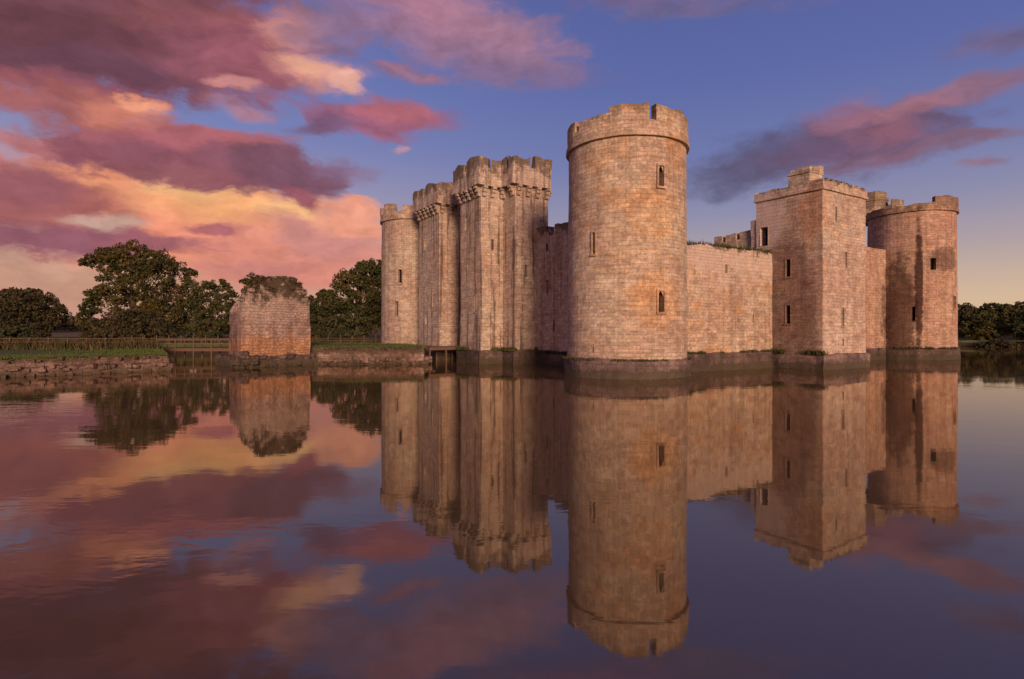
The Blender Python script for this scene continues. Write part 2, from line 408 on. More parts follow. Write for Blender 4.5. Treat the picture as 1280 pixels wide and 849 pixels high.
def make_sky():
    n=NT(w.node_tree); bg=n.n['Background']; bg.inputs[1].default_value=.1
    d=n.node('ShaderNodeTexCoord').outputs['Generated']
    sx=n.node('ShaderNodeSeparateXYZ'); n.set(sx.inputs[0],d)
    azn=n.math('MULTIPLY',n.math('ARCTAN2',sx.outputs[0],sx.outputs[1]),57.2958)
    el=n.math('MULTIPLY',n.math('ARCSINE',n.math('MULTIPLY',sx.outputs[2],.99999)),57.2958)
    cb=n.node('ShaderNodeCombineXYZ'); n.set(cb.inputs[0],azn); n.set(cb.inputs[1],el); P=cb.outputs[0]
    # clear sky: right (blue to gold) and left (dusty rose) colour against height
    def ramp(stops):
        r=n.node('ShaderNodeValToRGB'); n.set(r.inputs[0],n.math('DIVIDE',el,45.,clamp=True)); cr=r.color_ramp
        while len(cr.elements)<len(stops): cr.elements.new(.5)
        for e_,(p,c) in zip(cr.elements,stops): e_.position=p/45; e_.color=(*lin(c),1)
        return r.outputs[0]
    right=ramp([(0,(226,190,150)),(3,(214,184,156)),(7,(178,160,164)),(11,(142,140,172)),(16,(112,120,172)),(23,(92,104,166)),(32,(82,94,156)),(45,(60,72,130))])
    left=ramp([(0,(205,150,140)),(4,(214,165,145)),(8,(200,165,160)),(12,(160,150,178)),(18,(120,128,182)),(25,(104,116,178)),(34,(88,98,160)),(45,(62,74,132))])
    base=n.mix(n.mr(azn,-32,18),left,right)
    nish=n.node('ShaderNodeTexSky'); nish.sky_type='NISHITA'; nish.sun_disc=False; nish.sun_elevation=elv; nish.sun_rotation=az
    nish.air_density=1.2; nish.dust_density=2.
    base=n.vmath('SCALE',base,scale=9.4)
    base=n.vmath('ADD',base,n.vmath('SCALE',nish.outputs[0],scale=.06))
    # warp for ragged cloud edges
    S=n.mapping(P,scl=(.14,.30,.1))
    w1=n.vmath('SUBTRACT',n.noise(S,1.,6,.6,out=1),(.5,.5,.5))
    w1=n.vmath('MULTIPLY',w1,(6.,3.4,0))
    Q=n.vmath('ADD',P,w1)
    tex=n.noise(n.mapping(Q,rot=(0,0,R_(6)),scl=(.26,.62,.2)),1.,6,.62)
    texf=n.noise(n.mapping(Q,loc=(3,1,0),scl=(.30,.62,.3)),1.,5,.6)
    tt=n.math('MULTIPLY',n.math('SUBTRACT',tex,.5),1.6)
    shade=n.mr(texf,.3,.7,.82,1.2,False)
    col=base
    # scattered evening clouds over the rest of the dome
    gen=n.noise(n.mapping(Q,scl=(.05,.11,.1)),1.,7,.6)
    away=n.math('MAXIMUM',n.mr(n.math('ABSOLUTE',azn),48,70),n.mr(el,34,44))
    low=n.mr(el,1,6)
    f=n.math('MULTIPLY',n.math('MULTIPLY',n.mr(gen,.45,.62),away),n.math('MULTIPLY',low,.75))
    col=n.mix(f,col,tuple(9.4*x for x in lin((190,115,125))))
    A=None
    for (a,e,ra,re,ro,c,sf) in SKY:
        # every cloud is laid over the result so far (the tiny term only keeps the nodes in sequence)
        mad=n.node('ShaderNodeVectorMath',operation='MULTIPLY_ADD'); n.set(mad.inputs[0],col); mad.inputs[1].default_value=(1e-6,)*3; n.set(mad.inputs[2],Q)
        q=n.mapping(mad.outputs[0],loc=(a,e,0),rot=(0,0,R_(ro)),scl=(ra*1.0,re*1.03,1),typ='TEXTURE')
        dist=n.math('ADD',n.vmath('LENGTH',q),tt)
        wd=.22+.95*sf
        f=n.mr(dist,1.2+wd*.35,1.2-wd*.8,0.,.96 if sf<.85 else .75)
        A=f if A is None else n.math('MAXIMUM',A,f)
        m_=sum(c)/3; c=(c[0]*.92+m_*.08,c[1]*.92+m_*.08+1,(c[2]*.92+m_*.08)*.97)
        col=n.mix(f,col,tuple(9.4*x for x in lin(c)))
    one=n.math('MULTIPLY_ADD',n.math('SUBTRACT',shade,1.),A,1.)
    col=n.vmath('SCALE',col,scale=one)
    n.set(bg.inputs[0],col)
make_sky()

# ------------------------------------------------------------------ materials
def sw_stain_shade(n,pos,z,col):  # tall broad patch paints north-side shade into the stone; the rest are stains
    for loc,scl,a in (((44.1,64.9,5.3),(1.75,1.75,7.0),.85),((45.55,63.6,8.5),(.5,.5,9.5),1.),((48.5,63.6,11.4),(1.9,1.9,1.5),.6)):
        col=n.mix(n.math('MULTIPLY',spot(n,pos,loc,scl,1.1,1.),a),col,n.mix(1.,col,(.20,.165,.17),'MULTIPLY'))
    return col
def mt_o(n,pos,z,col):
    for loc,scl,a in (((10.0,38.6,5.2),(2.3,2.3,2.0),.6),((9.6,38.6,11.3),(2.2,2.2,2.2),.45),((11.6,39.6,15.8),(1.2,1.2,1.6),.5),((7.4,38.7,12.2),(1.6,1.6,.9),.35)):
        col=n.mix(n.math('MULTIPLY',spot(n,pos,loc,scl,1.3,.7),a*.85),col,n.mix(1.,col,(1.2,.95,.62),'MULTIPLY'))
    return col
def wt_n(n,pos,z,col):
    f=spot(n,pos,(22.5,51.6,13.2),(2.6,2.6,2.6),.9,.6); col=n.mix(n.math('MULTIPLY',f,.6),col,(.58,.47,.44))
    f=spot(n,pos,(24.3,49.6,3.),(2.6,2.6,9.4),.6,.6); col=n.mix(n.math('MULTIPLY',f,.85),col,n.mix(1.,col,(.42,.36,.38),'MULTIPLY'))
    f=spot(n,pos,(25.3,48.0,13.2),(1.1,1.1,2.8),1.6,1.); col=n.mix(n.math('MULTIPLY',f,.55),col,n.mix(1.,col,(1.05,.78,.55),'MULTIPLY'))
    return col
M_main=stone('ashlar_warm',.50,.25,c1=(.42,.31,.235),c2=(.47,.385,.295),orange=.55,streak=.18,extra=mt_o,moss=(17.0,18.8,.55))
M_far=stone('ashlar_grey_pink',.50,.25,c1=(.41,.31,.25),c2=(.45,.38,.305),orange=.15,streak=.35,moss=(17.5,20,.4))
M_sw=stone('ashlar_stained_shaded',.50,.25,c1=(.40,.25,.19),c2=(.43,.30,.22),orange=.35,streak=.3,extra=sw_stain_shade,moss=(15.5,17.6,.5))
M_gate=stone('ashlar_streaked',.50,.25,c1=(.41,.31,.25),c2=(.46,.385,.315),orange=.25,streak=.95,moss=(17.2,19.8,.75),lichen=(13,20,.35))
M_wt=stone('ashlar_lichen',.50,.25,c1=(.43,.31,.245),c2=(.47,.38,.305),orange=.3,streak=.2,extra=wt_n,moss=(14.9,16.3,.8))
M_cw=stone('ashlar_curtain',.50,.25,c1=(.42,.30,.225),c2=(.45,.355,.27),orange=.8,streak=.3,lichen=(4.5,9.5,.6),moss=(9.0,10.8,.85))
M_cn=stone('ashlar_curtain_dark',.50,.25,c1=(.45,.32,.25),c2=(.49,.38,.30),orange=.35,streak=.5,moss=(11.5,13.5,.8))
M_pl=stone('plinth_stone',.8,.5,c1=(.065,.048,.046),c2=(.11,.078,.072),orange=.05,streak=.3,damp=(.55,),wob=.12,mort=.05,bump=.9)
M_pl_main=stone('plinth_stone_pale',.7,.42,c1=(.11,.08,.08),c2=(.21,.155,.145),orange=.05,streak=.3,damp=(.6,),wob=.14,mort=.05,bump=.9)
M_rub=stone('bank_rubble',.55,.34,c1=(.13,.087,.07),c2=(.30,.21,.18),orange=.2,streak=.5,damp=(.2,),moss=(.35,1.3,.9),wob=.16,mort=.07,bump=1.)
def ru(n,pos,z,col):
    f=n.mr(n.math('ADD',n.math('MULTIPLY',n.noise(pos,.8,5,.7),2.2),z),4.3,3.,0,1)
    return n.mix(n.math('MULTIPLY',f,.8),col,n.mix(1.,col,(1.42,1.08,.66),'MULTIPLY'))
M_ruin=stone('ruin_stone',.40,.24,c1=(.19,.125,.11),c2=(.31,.22,.19),orange=.25,streak=.4,lichen=(2.5,6.,.3),extra=ru,moss=(4.0,7.4,1.),wob=.22,mort=.03,bump=1.)
M_void=plain('window_void',(.006,.005,.005),(.012,.01,.009))
M_wood=plain('weathered_wood',(.085,.052,.036),(.16,.10,.068),6,bump=.01,scl=(1,1,4))
M_bark=plain('bark',(.05,.037,.028),(.10,.075,.055),3,bump=.03,scl=(1,1,.25))
M_grass=plain('grass_blades',(.055,.09,.018),(.10,.12,.03),1.2)
M_moss=plain('ledge_growth',(.045,.06,.018),(.09,.085,.03),1.5)
M_path=plain('worn_path',(.24,.14,.10),(.30,.19,.14),1.5,bump=.03)
M_leafA=leafmat('leaves_oak',(.030,.038,.012),(.065,.065,.020),(.095,.072,.020),.6)
M_leafB=leafmat('leaves_dark',(.020,.030,.012),(.042,.052,.020),(.07,.06,.02),.4)
M_leafC=leafmat('leaves_scrub',(.026,.028,.013),(.05,.047,.02),(.075,.05,.024),.4)
M_ivy=leafmat('leaves_ivy',(.035,.026,.016),(.06,.042,.026),(.05,.05,.02),.4)
M_leafD=leafmat('leaves_green',(.026,.036,.012),(.055,.062,.020),(.09,.075,.02),.5)
def ground_mat():
    m,n,b=newmat('bank_grass'); pos=n.node('ShaderNodeNewGeometry').outputs['Position']
    a=n.noise(pos,.15,5,.6); col=n.mix(n.mr(a,.35,.65),(.065,.105,.018),(.10,.13,.03))
    a2=n.noise(n.mapping(pos,scl=(.3,1,1)),.5,5,.7); col=n.mix(n.math('MULTIPLY',n.mr(a2,.5,.66),.6),col,(.15,.11,.05))
    z=n.node('ShaderNodeSeparateXYZ'); n.set(z.inputs[0],pos)
    col=n.mix(n.mr(z.outputs[2],.75,.95,1,0),col,(.045,.033,.02))
    dst=n.mr(z.outputs[1],125,170); col=n.mix(n.math('MULTIPLY',dst,.7),col,(.17,.115,.065))
    n.set(b.inputs['Base Color'],col)
    bp=n.node('ShaderNodeBump'); bp.inputs['Distance'].default_value=.1; n.set(bp.inputs['Height'],n.noise(pos,6,4,.7)); n.set(b.inputs['Normal'],bp.outputs[0])
    return m
M_ground=ground_mat()
def water_mat():
    m,n,b=newmat('moat_water'); t=n.t; t.nodes.remove(b); out=[x for x in t.nodes if x.type=='OUTPUT_MATERIAL'][0]
    pos=n.node('ShaderNodeNewGeometry').outputs['Position']
    big=n.noise(n.mapping(pos,rot=(0,0,.5),scl=(.05,.12,1)),1.,3,.5)
    area=n.mr(big,.42,.62,.35,1.7)
    sx=n.node('ShaderNodeSeparateXYZ'); n.set(sx.inputs[0],pos)
    area=n.math('MULTIPLY',area,n.mr(sx.outputs[0],-2,-16,.7,1.35))
    r1=n.noise(n.mapping(pos,rot=(0,0,.35),scl=(.55,1.3,1)),1.1,3,.5,.3)
    r2=n.noise(n.mapping(pos,rot=(0,0,-.5),scl=(.8,1.2,1)),3.6,2,.5)
    h=n.math('ADD',r1,n.math('MULTIPLY',r2,.22)); h=n.math('MULTIPLY',h,area)
    bp=n.node('ShaderNodeBump'); bp.inputs['Strength'].default_value=1; bp.inputs['Distance'].default_value=.0045; n.set(bp.inputs['Height'],h)
    fr=n.node('ShaderNodeFresnel'); fr.inputs[0].default_value=2.25; n.set(fr.inputs[1],bp.outputs[0])
    gl=n.node('ShaderNodeBsdfGlossy'); gl.inputs['Roughness'].default_value=.03; gl.inputs['Color'].default_value=(.97,.90,.80,1); n.set(gl.inputs['Normal'],bp.outputs[0])
    df=n.node('ShaderNodeBsdfDiffuse'); df.inputs['Color'].default_value=(.095,.066,.032,1)
    mx=n.node('ShaderNodeMixShader'); n.set(mx.inputs[0],fr.outputs[0]); n.set(mx.inputs[1],df.outputs[0]); n.set(mx.inputs[2],gl.outputs[0])
    n.set(out.inputs[0],mx.outputs[0]); return m
M_water=water_mat()

# ------------------------------------------------------------------ terrain and water
MOAT=[(-140,1.2),(-140,6),(-70,11),(-46,30),(-35.8,39.8),(-28,47),(-40.5,66),(-51.5,84),(-40,92),(-4,98),(18,124),(60,134),(104,118),(150,96),(175,60),(175,1.2)]
def sdist(x,y,poly):
    ins=False; best=1e9
    n=len(poly)
    for i in range(n):
        x1,y1=poly[i];x2,y2=poly[(i+1)%n]
        if (y1>y)!=(y2>y) and x<(x2-x1)*(y-y1)/(y2-y1)+x1: ins=not ins
        dx,dy=x2-x1,y2-y1; t=max(0,min(1,((x-x1)*dx+(y-y1)*dy)/(dx*dx+dy*dy)))
        d=math.hypot(x-x1-t*dx,y-y1-t*dy); best=min(best,d)
    return -best if ins else best
def gz(x,y):
    d=sdist(x,y,MOAT)
    t=max(0,min(1,(d+.5)/1.4)); t=t*t*(3-2*t)
    z=-1.6+t*2.85
    if d>0:
        z+=noise.noise(Vector((x*.25,y*.25,0)))*.07
        if y<0: z=min(z,1.3)
        if d>25:
            k=(d-25); hill=max(0,noise.noise(Vector((x*.004,y*.004,3)))*.8+.35)
            z+=min(k/300,1)*hill*14
            if x>60 and y>100: z+=min(k/80,1)*3.0
    return z
def axis(lo,hi,a,b,st):
    L=[];x=a
    while x<=b: L.append(x); x+=st
    g=st;x=b
    while x<hi: g*=1.16; x+=g; L.append(x)
    g=st;x=a
    while x>lo: g*=1.16; x-=g; L.insert(0,x)
    return L
X=axis(-2500,2500,-62,130,1.1); Y=axis(-400,3200,-4,132,1.1)
me=bpy.data.meshes.new('ground'); nx=len(X)
vs=[(x,y,gz(x,y)) for y in Y for x in X]
fs=[(j*nx+i,j*nx+i+1,(j+1)*nx+i+1,(j+1)*nx+i) for j in range(len(Y)-1) for i in range(nx-1)]
me.from_pydata(vs,[],fs); me.polygons.foreach_set('use_smooth',[True]*len(fs)); me.materials.append(M_ground)
go=bpy.data.objects.new('ground',me); C.objects.link(go); tag(go,kind='structure')
mb=MB(); mb.quad([(-150,-1,0),(190,-1,0),(190,150,0),(-150,150,0)]); wo=mb.build('water',M_water); tag(wo,kind='structure')

# island (the octagon) in the moat, with its own grass top and stone edge
ISL=[(-18.8,56.0),(-15,55.6),(-8.7,56.3),(-9.4,60.4),(-13.0,67.5),(-24,70),(-31.5,67),(-26.0,57)]
mb=MB(); p=Path(ISL,True); cx=sum(a for a,_ in ISL)/8; cy=sum(b for _,b in ISL)/8
N=24
inn=offset(ISL,-.15); ip=Path(inn,True); U=[ip.L*k/64 for k in range(65)]
for r in range(N):
    for k in range(64):
        q=[]
        for (kk,rr) in((k,r),(k+1,r),(k+1,r+1),(k,r+1)):
            a,_=ip.at(U[kk]); f=rr/N; x=a.x+(cx-a.x)*f; y=a.y+(cy-a.y)*f
            q.append((x,y,1.62+.14*min(1,f*5)+noise.noise(Vector((x*.5,y*.5,0)))*.1))
        mb.quad(q)
isl=mb.build('island',M_ground); tag(isl,kind='structure')

RND=random.Random(3)
def edge_stones(mb,path,z,n,rnd,size=(.2,.5)):
    for k in range(n):
        u=rnd.random()*path.L; q,nn=path.at(u); s=rnd.uniform(*size)
        c=q+nn*rnd.uniform(-.1,.25); mb.box((c.x,c.y,z+rnd.uniform(-.15,.12)),(s*.6,s*.4,s*.35),rnd.random()*3,amp=.12)
def bank_wall(name,pts,closed,ztop,zfoot,label,stones):
    mb=MB(); p=Path(pts,closed)
    shell(mb,p,-.6,lambda u:ztop+noise.noise(Vector((u*.6,3,1)))*.13,du=.35,dv=.3,amp=.07)
    # cap strip behind wall
    I=offset(pts,-.8,closed); 
    A=pts+([pts[0]] if closed else []); B=I+([I[0]] if closed else [])
    for a,b,c,d in zip(A,A[1:],B[1:],B):
        k=max(1,int((Vector(a)-Vector(b)).length/.5))
        for j in range(k):
            f0,f1=j/k,(j+1)/k; L=lambda P,Q_,f:Vector(P).lerp(Vector(Q_),f)
            q=[L(a,b,f0),L(a,b,f1),L(d,c,f1),L(d,c,f0)]
            mb.quad([jit((v.x,v.y,ztop+(0 if i<2 else .03)),.1) for i,v in enumerate(q)])
    # protruding footing
    fp=Path(offset(pts,.32,closed),closed)
    shell(mb,fp,-.6,lambda u:zfoot+noise.noise(Vector((u*.9,7,1)))*.12,du=.3,dv=.25,amp=.08)
    F=[fp.at(fp.L*k/200) for k in range(201)]; G=[p.at(p.L*k/200) for k in range(201)]
    for k in range(200):
        q=[F[k][0],F[k+1][0],G[k+1][0],G[k][0]]
        mb.quad([jit((v.x,v.y,zfoot+(-.03 if i<2 else .08)),.1) for i,v in enumerate(q)])
    sp_=Path(pts[:4],False); sf_=Path(offset(pts,.32,closed)[:4],False)
    edge_stones(mb,sp_,ztop-.06,stones//2,RND,(.12,.28)); edge_stones(mb,sf_,zfoot-.05,stones,RND,(.2,.4)); edge_stones(mb,sf_,.02,stones//2,RND,(.2,.4))
    o=mb.build(name,M_rub,None,(pts[0][0],pts[0][1],0)); return tag(o,label,'wall')
bank_wall('retaining_wall',[(-60.,18.2),(-46,30.2),(-35.8,39.8),(-28.2,46.8),(-40.8,66),(-51.8,83)],False,1.28,.62,'low rough stone retaining wall edging the grassy bank at the left',160)
bank_wall('retaining_wall',ISL,True,1.62,.5,'mossy stone edge wall around the grassy island in front of the castle',170)

# ------------------------------------------------------------------ castle
O=Vector((8.6,42.8)); S=Vector((.8407,.5415)); E=Vector((-.5415,.8407))
def W(s,e): v=O+S*s+E*e; return (v.x,v.y)
castle=empty('castle',(O.x,O.y,0))
tag(castle,'ruined moated stone castle with round corner towers, square tower and battlemented gatehouse','castle')

def circle(c,r,away,n=72):
    return [(c[0]+r*math.cos(away+2*math.pi*k/n),c[1]+r*math.sin(away+2*math.pi*k/n)) for k in range(n)]
def round_tower(c,R,ztop,mat,zstr,zpl,holes,label,spec,plmat,pout=.22,pz=1.2):
    away=math.atan2(c[1],c[0])
    U=lambda phi:R*R_(180+phi)
    pts=circle(c,R,away); p=Path(pts,True)
    H=[(U(ph)-w_/2,U(ph)+w_/2,a,b,st) for (ph,w_,a,b,st) in holes]
    mb=MB(); shell(mb,p,pz-.3,zstr+.1,H,du=.55,dv=.66,amp=.035,batter=.006)
    cap(mb,circle(c,R-.1,away),zstr+.05)
    t=mb.build('round_tower',mat,castle,(c[0],c[1],0)); t['label']=label
    windows(t,p,H,[mat,M_void])
    mb=MB(); parapet(mb,circle(c,R-.05,away),pout-.04,.5,zstr-.14,[(0,p.L*.999,zstr+.16)],amp=.03,rag=.02)
    mb.build('string_course',mat,t,(c[0],c[1],zstr))
    mb=MB(); sp=[(U(a),U(b),z) for a,b,z in spec]
    parapet(mb,circle(c,R-.05,away),pout-.13,.6,zstr+.16,sp,amp=.09,du=.33,rag=.10)
    mb.build('parapet',mat,t,(c[0],c[1],zstr))
    # battered plinth standing in the water
    mb=MB(); pp=Path(circle(c,R+.30,away),True)
    shell(mb,pp,-1,pz,du=.4,dv=.3,amp=.09,batter=.04)
    parapet(mb,circle(c,R+.17,away),0,.8,pz-.02,[(0,999,pz+.12)],amp=.08,rag=.05)
    mb.build('plinth',plmat,t,(c[0],c[1],0))
    return t
def merl(R,spec_phi):return spec_phi
# near tower battlement: angles clockwise from the side facing the water, right positive
NWs=[(-180,-150,18.45),(-150,-143,17.5),(-143,-112,18.3),(-112,-106,17.5),(-106,-80,18.4),(-80,-76,17.6),(-76,-56,18.25),(-56,-50,17.6),(-50,-29,18.15),(-29,-17,18.2),(-17,17.5,18.62),(17.5,24,17.5),(24,60,18.6),(60,68,17.5),(68,100,18.45),(100,106,17.5),(106,140,18.4),(140,147,17.5),(147,180,18.45)]
round_tower((O.x,O.y),4.4,18.5,M_main,16.65,1.15,[(32,.42,13.1,14.5,'arch'),(-30.5,.26,8.6,10.1,'slit'),(32,.46,4.55,6.0,'arch'),(-30.5,.12,1.75,2.35,'plain')],
  'nearest round corner tower, tallest, with orange stained ashlar',NWs,M_pl_main)
ne=(-13.0,75.6)
NEs=[(-180,-95,18.6),(-95,-76,19.3),(-76,-62,18.3),(-62,-36,19.35),(-36,-22,18.3),(-22,4,19.0),(4,14,18.3),(14,40,19.0),(40,52,18.3),(52,90,19.),(90,180,18.8)]
round_tower(ne,4.3,19,M_far,17.5,1.2,[(-24,.5,9.3,11.,'slit'),(-30,.42,5.2,7.,'slit')],
  'far round corner tower at the left end of the castle',NEs,M_pl)
sw=(47.5,67.8)
SWs=[(-180,28,17.55),(28,95,18.35),(95,180,17.6)]
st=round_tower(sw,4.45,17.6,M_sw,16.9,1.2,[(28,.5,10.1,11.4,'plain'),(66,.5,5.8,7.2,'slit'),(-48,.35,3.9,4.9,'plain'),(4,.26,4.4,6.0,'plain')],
  'far round corner tower at the right end with dark stains and painted side shade',SWs,M_pl)
# stair turret rising from its rear left
def small_turret(parent,c,r,z0,spec,mat,name='stair_turret',n=8,rot=0.3,label=None):
    pts=[(c[0]+r*math.cos(rot+2*math.pi*k/n),c[1]+r*math.sin(rot+2*math.pi*k/n)) for k in range(n)]
    p=Path(pts,True); zb=min(z for *_,z in spec)
    mb=MB(); shell(mb,p,z0,zb,du=.6,dv=.5,amp=.05); cap(mb,pts,zb-.1)
    parapet(mb,pts,.08,.45,zb-.1,[(a*p.L,b*p.L,z) for a,b,z in spec],amp=.06,du=.4,rag=.1)
    t=mb.build(name,mat,parent,(c[0],c[1],z0))
    if label:t['label']=label
    return t
small_turret(st,(44.9,70.6),1.5,16.5,[(0,.35,20.1),(.35,.5,19.3),(.5,.8,20.2),(.8,1,19.5)],M_main)
small_turret(st,(46.4,69.6),1.2,16.5,[(0,.4,18.9),(.4,.6,18.4),(.6,1,19.1)],M_main)

# square tower in the middle of the right hand side
WT=[W(16.8,-5.6),W(23.9,-5.6),W(23.9,.5),W(16.8,.5)]
p=Path(WT,True); a0=p.u[1]; b0=p.u[3]   # a0: end of west face; b0: start of north face (running from inner to outer corner)
def wface(s0,w_,z0,z1,st): return (s0-16.8-w_/2,s0-16.8+w_/2,z0,z1,st)
def nface(e0,w_,z0,z1,st): u=b0+(.5-e0); return (u-w_/2,u+w_/2,z0,z1,st)
H=[wface(18.9,.28,12.5,13.8,'plain'),wface(20.5,.32,8.7,10.1,'slit'),wface(20.0,.32,3.7,5.2,'slit'),wface(20.05,.2,2.0,2.6,'plain'),
   nface(-2.6,.42,8.0,9.5,'slit'),nface(-2.6,.42,3.9,5.5,'slit')]
door=nface(-.30,.8,11.0,12.7,'plain')
mb=MB(); shell(mb,p,1.2,15.2,H+[door],du=.6,dv=.66,amp=.04); cap(mb,WT,15.0)
sq=mb.build('square_tower',M_wt,castle,(*W(20.3,-2.5),0)); sq['label']='square tower on the right side with pale lit face and darker side face'
windows(sq,p,H,[M_wt,M_void],depth=.4)
windows(sq,p,[door],[M_wt,M_void],depth=.9,name='doorway')
def wt_par(u):
    if u<a0: return 16.02 if int(u/.42)%2 else 15.86      # toothed coping of the west side
    if u<b0: return 15.9
    return 15.75+.25*noise.noise(Vector((u*.8,2,2)))+.2*((u-b0)/6.1)
mb=MB(); parapet(mb,WT,.10,.6,15.2,wt_par,amp=.05,du=.42,rag=.05); mb.build('parapet',M_wt,sq,(*W(20.3,-2.5),15.2))
mb=MB(); parapet(mb,offset(WT,0),.16,.3,15.05,[(0,99,15.25)],amp=.03,rag=.02); mb.build('string_course',M_wt,sq,(*W(20.3,-2.5),15.1))
mb=MB(); pp=Path(offset(WT,.32),True); shell(mb,pp,-1,1.2,du=.4,dv=.3,amp=.09,batter=.04)
parapet(mb,offset(WT,.20),0,.8,1.18,[(0,99,1.32)],amp=.08,rag=.05); mb.build('plinth',M_pl_main,sq,(*W(20.3,-2.5),0))
small_turret(sq,W(19.6,-2.5),1.42,15.0,[(0,.18,17.95),(.18,.3,17.4),(.3,.55,17.8),(.55,.68,17.35),(.68,1,18.05)],M_main,n=4,rot=math.atan2(S.y,S.x)+math.pi/4,label='small raised turret')
mb=MB(); q=[W(16.9,.5),W(19.5,.5),W(19.5,1.15),W(16.9,1.15)]; shell(mb,Path(q,True),9.0,lambda u:13.5+.25*noise.noise(Vector((u,5,5))),du=.5,dv=.5,amp=.07); cap(mb,q,13.45)
mb.build('stair_projection',M_wt,sq,(*W(18,.8),9))

def curtain(pts,thick,z0,ztop,holes,mat,label,plmat,pz,extra=None):
    base=Path(pts,False); inner=offset(pts,-thick,False)
    mb=MB(); shell(mb,base,z0,ztop,holes,du=.5,dv=.64,amp=.05)
    shell(mb,Path(inner[::-1],False),z0,lambda u:ztop(base.L-u),du=.5,dv=2,amp=.05)
    n=int(base.L/.5)
    for k in range(n):
        u0,u1=base.L*k/n,base.L*(k+1)/n; A,_=base.at(u0);B,_=base.at(u1); ip=Path(inner,False); D,_=ip.at(u0); F,_=ip.at(u1)
        m0=(A+D)/2; m1=(B+F)/2
        for P0,P1,P2,P3 in((A,B,m1,m0),(m0,m1,F,D)):
            mb.quad([jit((v.x,v.y,ztop(uu)+(.12*noise.noise(Vector((v.x*2,v.y*2,1))) if v in(m0,m1) else 0)),.05) for v,uu in((P0,u0),(P1,u1),(P2,u1),(P3,u0))])
    o=mb.build('curtain_wall',mat,castle,(*pts[0],0)); o['label']=label
    windows(o,base,holes,[mat,M_void])
    mb=MB(); shell(mb,Path(offset(pts,.28,False),False),-1,pz,du=.4,dv=.3,amp=.1,batter=.04)
    parapet(mb,offset(pts,.17,False),0,.5,pz-.02,[(0,999,pz+.1)],closed=False,amp=.08,rag=.06)
    mb.build('plinth',plmat,o,(*pts[0],0)); return o
fb=lambda a,b,amp,seed:(lambda u:a+(b-a)*min(1,u/16)+amp*noise.noise(Vector((u*.55,seed,0)))+amp*.6*noise.noise(Vector((u*1.7,seed,4))))
curtain([W(3.,-1.1),W(17.,-1.1)],2.0,1.2,fb(10.15,10.3,.34,1),[(7.2,7.45,8.1,8.8,'plain'),(10.9,11.05,4.,4.7,'plain')],M_cw,'broken curtain wall between the nearest tower and the square tower, top ragged and grassy',M_pl,1.4)
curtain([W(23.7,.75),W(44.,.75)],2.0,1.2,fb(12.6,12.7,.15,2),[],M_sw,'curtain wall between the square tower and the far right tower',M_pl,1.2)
def ncur(u): return (13.55 if u<1.9 else 13.35 if (u%3.1)<2.05 else 12.55)+.25*noise.noise(Vector((u*1.3,8,0)))
L1=15.3-3
hole=lambda e,w_,z0,z1,st:(15.3-e-w_/2,15.3-e+w_/2,z0,z1,st)
curtain([W(2.4,15.3),W(2.4,3.)],1.6,1.0,ncur,[hole(13.3,.35,11.0,11.7,'plain'),hole(13.2,.3,6.8,8.2,'slit'),hole(12.2,.28,3.2,4.3,'plain')],M_cn,'shaded curtain wall between the gatehouse and the nearest tower',M_pl,1.1)
curtain([W(2.4,39.),W(2.4,33.4)],1.6,1.0,ncur,[],M_cn,'curtain wall between the gatehouse and the far left tower',M_pl,1.1)
# crenellated cross wall running inwards behind the right hand curtain wall
mb=MB(); cwp=[W(17.2,5.4),W(17.2,.6)]; cp=Path(cwp,False)
parapet(mb,cwp,.0,.7,9.0,[(0,.9,12.6),(.9,1.3,12.0),(1.3,2.5,12.65),(2.5,2.9,12.0),(2.9,4.3,12.7),(4.3,4.8,12.4)],closed=False,amp=.07,du=.4,rag=.08)
cwo=mb.build('cross_wall',M_main,castle,(*cwp[0],9)); cwo['label']='crenellated inner wall showing above the ragged curtain wall'

